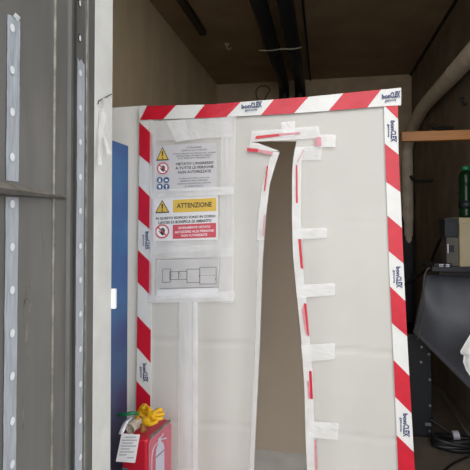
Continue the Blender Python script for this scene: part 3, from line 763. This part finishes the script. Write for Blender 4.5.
skin('hand', [
    [(G(139.5, 421, 2.095), .018), (pc, .022), (pd, .021)],
    [(pd, .021), (G(142, 406.5, 2.135), .011), (G(143.5, 404.8, 2.130), .0105), (G(147, 406.5, 2.115), .0095)],
    [(pd, .021), (G(146.5, 407.5, 2.125), .011), (G(149, 408.5, 2.105), .010), (G(150.5, 412.5, 2.095), .009)],
    [(pc, .022), (G(139.5, 410.5, 2.115), .0105), (G(141.5, 407.5, 2.105), .0095), (G(144.5, 409, 2.085), .0085)],
    [(pd, .021), (G(148.5, 412, 2.105), .0105), (G(149.5, 415.5, 2.085), .0095), (G(149, 419, 2.075), .008)],
    [(pc, .022), (G(137.5, 416, 2.095), .010), (G(138, 420, 2.075), .0085)],
], gl2, M['glove'])
def cloth_tube(c, r, n=14):
    V, F = tube(c, r, n, cap=False); return [v + Vector((.003 * noise.noise(v * 60), .003 * noise.noise(v * 47), .002 * noise.noise(v * 70))) for v in V], F
obj('cuff', cloth_tube(spline([G(141, 421, 2.10), G(138, 423, 2.085), G(134, 425.5, 2.06), G(130, 429, 2.03)], 5), [.020] * 6 + [.021] * 4 + [.023] * 6), M['cuff'], gl2, smooth=True, solid=.002)
obj('cuff', cloth_tube(spline([G(143.5, 424, 2.02), G(143.2, 427.5, 2.01), G(143.5, 431.5, 2.0)], 5), [.013] * 5 + [.012] * 6), M['brown'], gl, smooth=True, solid=.002)
# white ribbon and green tie
V = []
cs = spline([G(130, 418, 2.06), G(126.5, 421.5, 2.02), G(123.5, 427, 1.99), G(121, 434, 1.975)], 6)
for i, p in enumerate(cs): V += [p + Vector((-.012, 0, -.003)), p + Vector((.012, .004 * math.sin(i), .003))]
o = obj('white_strap', (V, [(2 * i, 2 * i + 1, 2 * i + 3, 2 * i + 2) for i in range(len(cs) - 1)]), M['paperw'], smooth=True, solid=.0015)
tag(o, 'white strap hanging over the front edge of the red box beside gloves', 'strap')
cs = spline([G(117.5, 414.8, 2.1), G(121, 414.2, 2.08), G(125, 414.6, 2.06), G(130, 413.6, 2.06), G(135, 413.2, 2.07), G(139, 414.5, 2.07)], 5)
o = obj('cable_tie', join(tube(cs, [.004 + .0035 * math.sin(min(1, i / (len(cs) - 1)) * PI) + .002 * random.random() for i in range(len(cs))], 8),
        obox(G(122, 415, 2.078), (.016, 0, .002), (0, .004, 0), (0, 0, .006))), M['green'], smooth=True)
tag(o, 'green plastic tie sticking out left of the yellow gloves', 'tie')

# ------------------------------------------------------------------ right-hand nook
# shelf on brackets
sy0, sy1 = 3.08, 3.42
zs = P(455, 267, sy0).z
sx0 = P(432, 267, sy0).x
sh = thing('wall_shelf', 'dark shelf on the right wall carrying the beige box', 'shelf', (XR - .2, 3.25, zs - .1))
obj('shelf_board', box(sx0, XR, sy0, sy1, zs - .03, zs), M['mach'], sh, bevel=.003)
for y in (sy0 + .05, sy1 - .05):
    obj('shelf_bracket', join(box(sx0 + .05, XR, y - .01, y + .01, zs - .055, zs - .03), box(XR - .02, XR, y - .01, y + .01, zs - .3, zs - .03)), M['iron'], sh)
# beige box
x0 = P(459.6, 240, 3.1).x; bz = P(462, 217.5, 3.1).z
bb = thing('carton_box', 'beige box on the dark shelf under the green bottle', 'box', (x0 + .1, 3.2, zs))
obj('box_body', box(x0, x0 + .17, 3.1, 3.3, zs, bz - .03), M['boxbeige'], bb, bevel=.004)
obj('lid', box(x0 - .003, x0 + .173, 3.097, 3.303, bz - .04, bz), M['boxbeige'], bb, bevel=.004)
# green bottle
bc = P(466.2, 217.5, 3.18); hb = P(466, 166.5, 3.18).z - bz
bt_ = thing('green_bottle', 'tall green plastic bottle standing on the beige box', 'bottle', (bc.x, 3.18, bz))
R_ = .044
prof = [(R_ * .7, 0), (R_ * .96, .004), (R_, .014)]
for k in range(1, 12):
    z = .014 + k * .017; prof += [(R_ * (.97 if k % 2 else 1), z)]
prof += [(R_, .205), (R_, hb - .075), (R_ * .96, hb - .06), (R_ * .84, hb - .045), (R_ * .6, hb - .03), (R_ * .45, hb - .024)]
obj('bottle_body', lathe((bc.x, 3.18, bz), prof, 28), M['glass'], bt_, smooth=True)
obj('bottle_label', lathe((bc.x, 3.18, bz + .055), [(R_ * 1.02, 0), (R_ * 1.02, .05)], 28), M['teal'], bt_, smooth=True)
obj('cap', lathe((bc.x, 3.18, bz + hb - .022), [(R_ * .5, 0), (R_ * .52, .003), (R_ * .52, .018), (R_ * .46, .022)], 20), M['green'], bt_)
# meter and teal box
x0 = P(446.5, 250, 3.12).x; x1 = P(458.6, 250, 3.12).x; mz = P(452, 237, 3.12).z
mt = thing('control_box', 'small grey control box under the dark teal box on shelf', 'box', ((x0 + x1) / 2, 3.18, zs))
obj('casing', box(x0, x1, 3.12, 3.24, zs, mz), M['hose'], mt, bevel=.003)
a, b = P(448.5, 245, 3.118), P(454, 252, 3.118)
obj('dial_window', box(a.x, b.x, 3.114, 3.12, b.z, a.z), M['black'], mt)
a, b = P(447.2, 244, 3.118), P(448.4, 253, 3.118)
obj('switch', box(a.x, b.x, 3.112, 3.12, b.z, a.z), M['lav'], mt)
a = P(445, 218, 3.1)
t = thing('teal_case', 'dark teal case stacked on the grey control box beside the bottle', 'case', ((x0 + x1) / 2, 3.18, mz))
obj('case_body', box(a.x, x1 - .003, 3.11, 3.26, mz, a.z - .012), M['teal'], t, bevel=.004)
obj('case_lid', box(a.x - .003, x1 - .002, 3.107, 3.263, a.z - .014, a.z), M['mach'], t, bevel=.003)
# power strip on the shelf edge
a, b = P(434, 270, 3.09), P(452, 263.5, 3.09)
t = thing('power_strip', 'black power strip with white labels at the shelf edge', 'power strip', ((a.x + b.x) / 2, 3.11, zs))
obj('strip_body', box(a.x, b.x, 3.085, 3.118, zs, b.z), M['black'], t, bevel=.003)
for c0, c1 in ((439, 443.5), (445.8, 449.5)):
    for r0, r1 in ((264.2, 265.4), (266.2, 267.4)):
        p0, p1 = P(c0, r0, 3.083), P(c1, r1, 3.083)
        obj('white_label', box(p0.x, p1.x, 3.082, 3.086, p1.z, p0.z), M['lav'], t)
# cables
o = obj('power_cable', tube(spline([P(445, 231, 3.3), P(440, 240, 3.5), P(434, 254, 3.6), P(430, 265, 3.65), P(422, 273, 3.7), P(411, 280, 3.75), P(398, 288, 3.8)], 6), .012, 8), M['cable'], smooth=True)
tag(o, 'black cable slanting down left from behind the teal case', 'cable')
o = obj('thin_cable', tube(spline([P(430, 268, 3.09), P(426, 271, 3.1), P(423.6, 282, 3.12), P(424.6, 298, 3.13), P(424.4, 312, 3.14), P(420.5, 328, 3.16), P(417.5, 340, 3.2)], 6), .0045, 6), M['gcable'], smooth=True)
tag(o, 'thin grey cable dangling below the shelf edge', 'cable')
# black machine with bolts
my = PZ(415, 435, .02).y
print('MY', my)
x0, x1 = P(401, 400, my).x, P(432, 400, my).x
mc = thing('black_machine', 'black steel machine cabinet with bolts standing behind the booth edge', 'machine', ((x0 + x1) / 2, my + .2, 0))
zt_ = P(420, 334, my).z
obj('casing', box(x0 - .1, x1, my, my + .4, .02, zt_), M['mach'], mc, bevel=.006)
obj('top_flange', box(x0 - .1, x1 + .01, my - .01, my + .41, zt_ - .03, zt_), M['mach'], mc, bevel=.004)
for px, py in [(421.5, 347), (428.6, 354), (421, 362), (429.8, 379.5), (430, 405.5), (429.6, 431)]:
    c = P(px, py, my); V, F = tube([(c.x, my - .006, c.z), (c.x, my + .004, c.z)], .0085, 10); obj('bolt', (V, F), M['steel'], mc)
a, b = P(425, 422.5, my), P(431, 426, my); obj('name_plate', box(a.x, b.x, my - .004, my + .002, b.z, a.z), M['steel'], mc)
for z in (.0,):
    obj('foot', box(x0 - .09, x1 - .02, my + .02, my + .38, 0, .025), M['iron'], mc)
# tarpaulin hanging under the shelf
V, F = [], []; NU, NV = 24, 26
for j in range(NV + 1):
    for i in range(NU + 1):
        u, v = i / NU, j / NV
        tx, ty = 426 + 62 * u, 274
        bx_, by_ = 413 + 78 * u, 332 + 78 * u
        x = tx + (bx_ - tx) * v; y = ty + (by_ - ty) * v
        Yd = 3.26 - .16 * math.sin(PI * min(1, v * 1.05)) * (.4 + .6 * u) + .02 * noise.noise((u * 3, v * 2, 2))
        p = P(x, y, Yd); p.x = min(p.x, XR - .01); V.append(p)
for j in range(NV):
    for i in range(NU):
        a = j * (NU + 1) + i; F.append((a, a + 1, a + NU + 2, a + NU + 1))
o = obj('dark_tarpaulin', (V, F), M['tarp'], smooth=True, solid=.004)
tag(o, 'charcoal tarpaulin hanging in a bulge from the wall shelf', 'tarpaulin')
# white bag hanging from the shelf
bgy = 2.86
t = thing('white_bag', 'white plastic bag hanging at the right edge below the shelf', 'bag', P(478, 385, bgy))
outl = [(474, 327), (471, 333), (465.5, 342), (460.3, 351), (460.8, 354), (463.8, 355), (463, 362), (466, 370), (470.5, 377), (478, 384), (489, 385), (493, 370), (492, 350), (486, 335), (480, 327)]
cx_, cy_ = 478, 356; V, F = [], []; rings = [1, .8, .55, .3]
for s, side in [(r, -1) for r in rings] + [(r, 1) for r in rings[1:]]:
    for x, y in outl:
        dp = math.sqrt(max(0, 1 - s * s)) * .05 * side
        V.append(P(cx_ + (x - cx_) * s, cy_ + (y - cy_) * s, bgy + dp + .003 * noise.noise((x * .1, y * .1, s))))
n = len(outl)
def quadstrip(a, b):
    return [(a * n + i, a * n + (i + 1) % n, b * n + (i + 1) % n, b * n + i) for i in range(n)]
F = quadstrip(0, 1) + quadstrip(1, 2) + quadstrip(2, 3) + quadstrip(0, 4) + quadstrip(4, 5) + quadstrip(5, 6)
F += [tuple(3 * n + i for i in range(n)), tuple(6 * n + i for i in range(n))]
obj('bag_body', (V, F), M['bagw'], t, smooth=True)
obj('tie_string', tube([P(478, 328, bgy), P(478, 300, bgy + .04), P(478, 276, sy0 - .004), Vector((P(478, 268, sy0).x, sy0 - .002, zs + .002)), Vector((P(478, 268, sy0).x, sy0 + .05, zs + .002))], .003, 6), M['paperw'], t)
# cable coil on the floor
cn, cf, cl_ = PZ(462, 456, 0), PZ(448, 434, .07), PZ(428, 443, .03)
RY = (cf.y - cn.y) / 2 - .02; RX = (XR - .02 - cl_.x) / 2 - .02; cc = Vector((cl_.x + RX + .02, (cn.y + cf.y) / 2, 0))
print('COIL', cc, RX, RY)
cl = thing('cable_coil', 'coil of thick black cable lying on the floor at right', 'cable', (cc.x, cc.y, 0))
pts = []
for k in range(0, 5 * 28 + 1):
    a_ = 2 * PI * k / 28; tq = k / (5 * 28)
    rr = 1 + .06 * math.sin(a_ * 1.37 + 1) - .07 * math.sin(tq * 9)
    pts.append((cc.x + RX * .9 * rr * math.cos(a_), cc.y + RY * .9 * rr * math.sin(a_), .02 + .06 * tq + .008 * math.sin(a_ * 2.3)))
obj('cable_loops', tube(pts, .018, 8), M['cable'], cl, smooth=True)
tail = spline([pts[-1], P(446, 434, 3.28), P(434, 427, 3.33), P(428, 417, 3.4)], 6)
p0 = Vector((P(457, 438, cc.y + RY * .9).x, cc.y + RY * .9, .07))
obj('tape_binding', tube([p0 + Vector((-.028, .0, 0)), p0 + Vector((.012, .0, .004))], [.034, .036], 12), M['lav'], cl)
obj('loose_end', tube(spline([p0 + Vector((-.02, 0, 0)), P(446, 430, cc.y + RY + .03), P(437, 423.5, cc.y + RY + .05), P(430, 419, my - .015)], 6), .011, 8), M['cable'], cl, smooth=True)
g_ = spline([PZ(441, 475, .008), PZ(447, 468, .008), PZ(456, 462, .008), PZ(466, 457.5, .008), PZ(472, 455, .03)], 6)
obj('loose_end', tube(g_, .007, 8), M['cable'], cl, smooth=True)
# grey hose leaning against the right wall
o = obj('grey_hose', tube(spline([P(440, 388, 4.15), P(450, 405, 3.95), P(458, 418, 3.75), P(466, 431, 3.6), (XR - .02, 3.52, .012)], 6), .011, 8), M['hose'], smooth=True)
tag(o, 'pale grey hose slanting down to the floor behind the coil', 'hose')

# ------------------------------------------------------------------ light
w = bpy.data.worlds.new('overcast'); bpy.context.scene.world = w; w.use_nodes = True
nt = w.node_tree; bg = nt.nodes['Background']
tc = nt.nodes.new('ShaderNodeTexCoord'); sp = nt.nodes.new('ShaderNodeSeparateXYZ'); rp = nt.nodes.new('ShaderNodeValToRGB')
nt.links.new(tc.outputs['Generated'], sp.inputs[0]); nt.links.new(sp.outputs['Z'], rp.inputs['Fac'])
rp.color_ramp.elements[0].color = (.86, .885, .91, 1); rp.color_ramp.elements[1].color = (.95, .97, 1, 1)
nt.links.new(rp.outputs['Color'], bg.inputs['Color']); bg.inputs['Strength'].default_value = 1.95
sd = bpy.data.lights.new('hazy_sun', 'SUN'); sd.energy = 1.5; sd.angle = math.radians(70); sd.color = (1, .97, .93)
s = bpy.data.objects.new('hazy_sun', sd); C.objects.link(s)
s.rotation_euler = Vector((-.1, 1, -.42)).to_track_quat('-Z', 'Y').to_euler(); s.location = (0, -6, 6)
sc = bpy.context.scene
sc.view_settings.view_transform = 'Standard'; sc.view_settings.look = 'None'; sc.view_settings.exposure = 0.0; sc.view_settings.gamma = 1
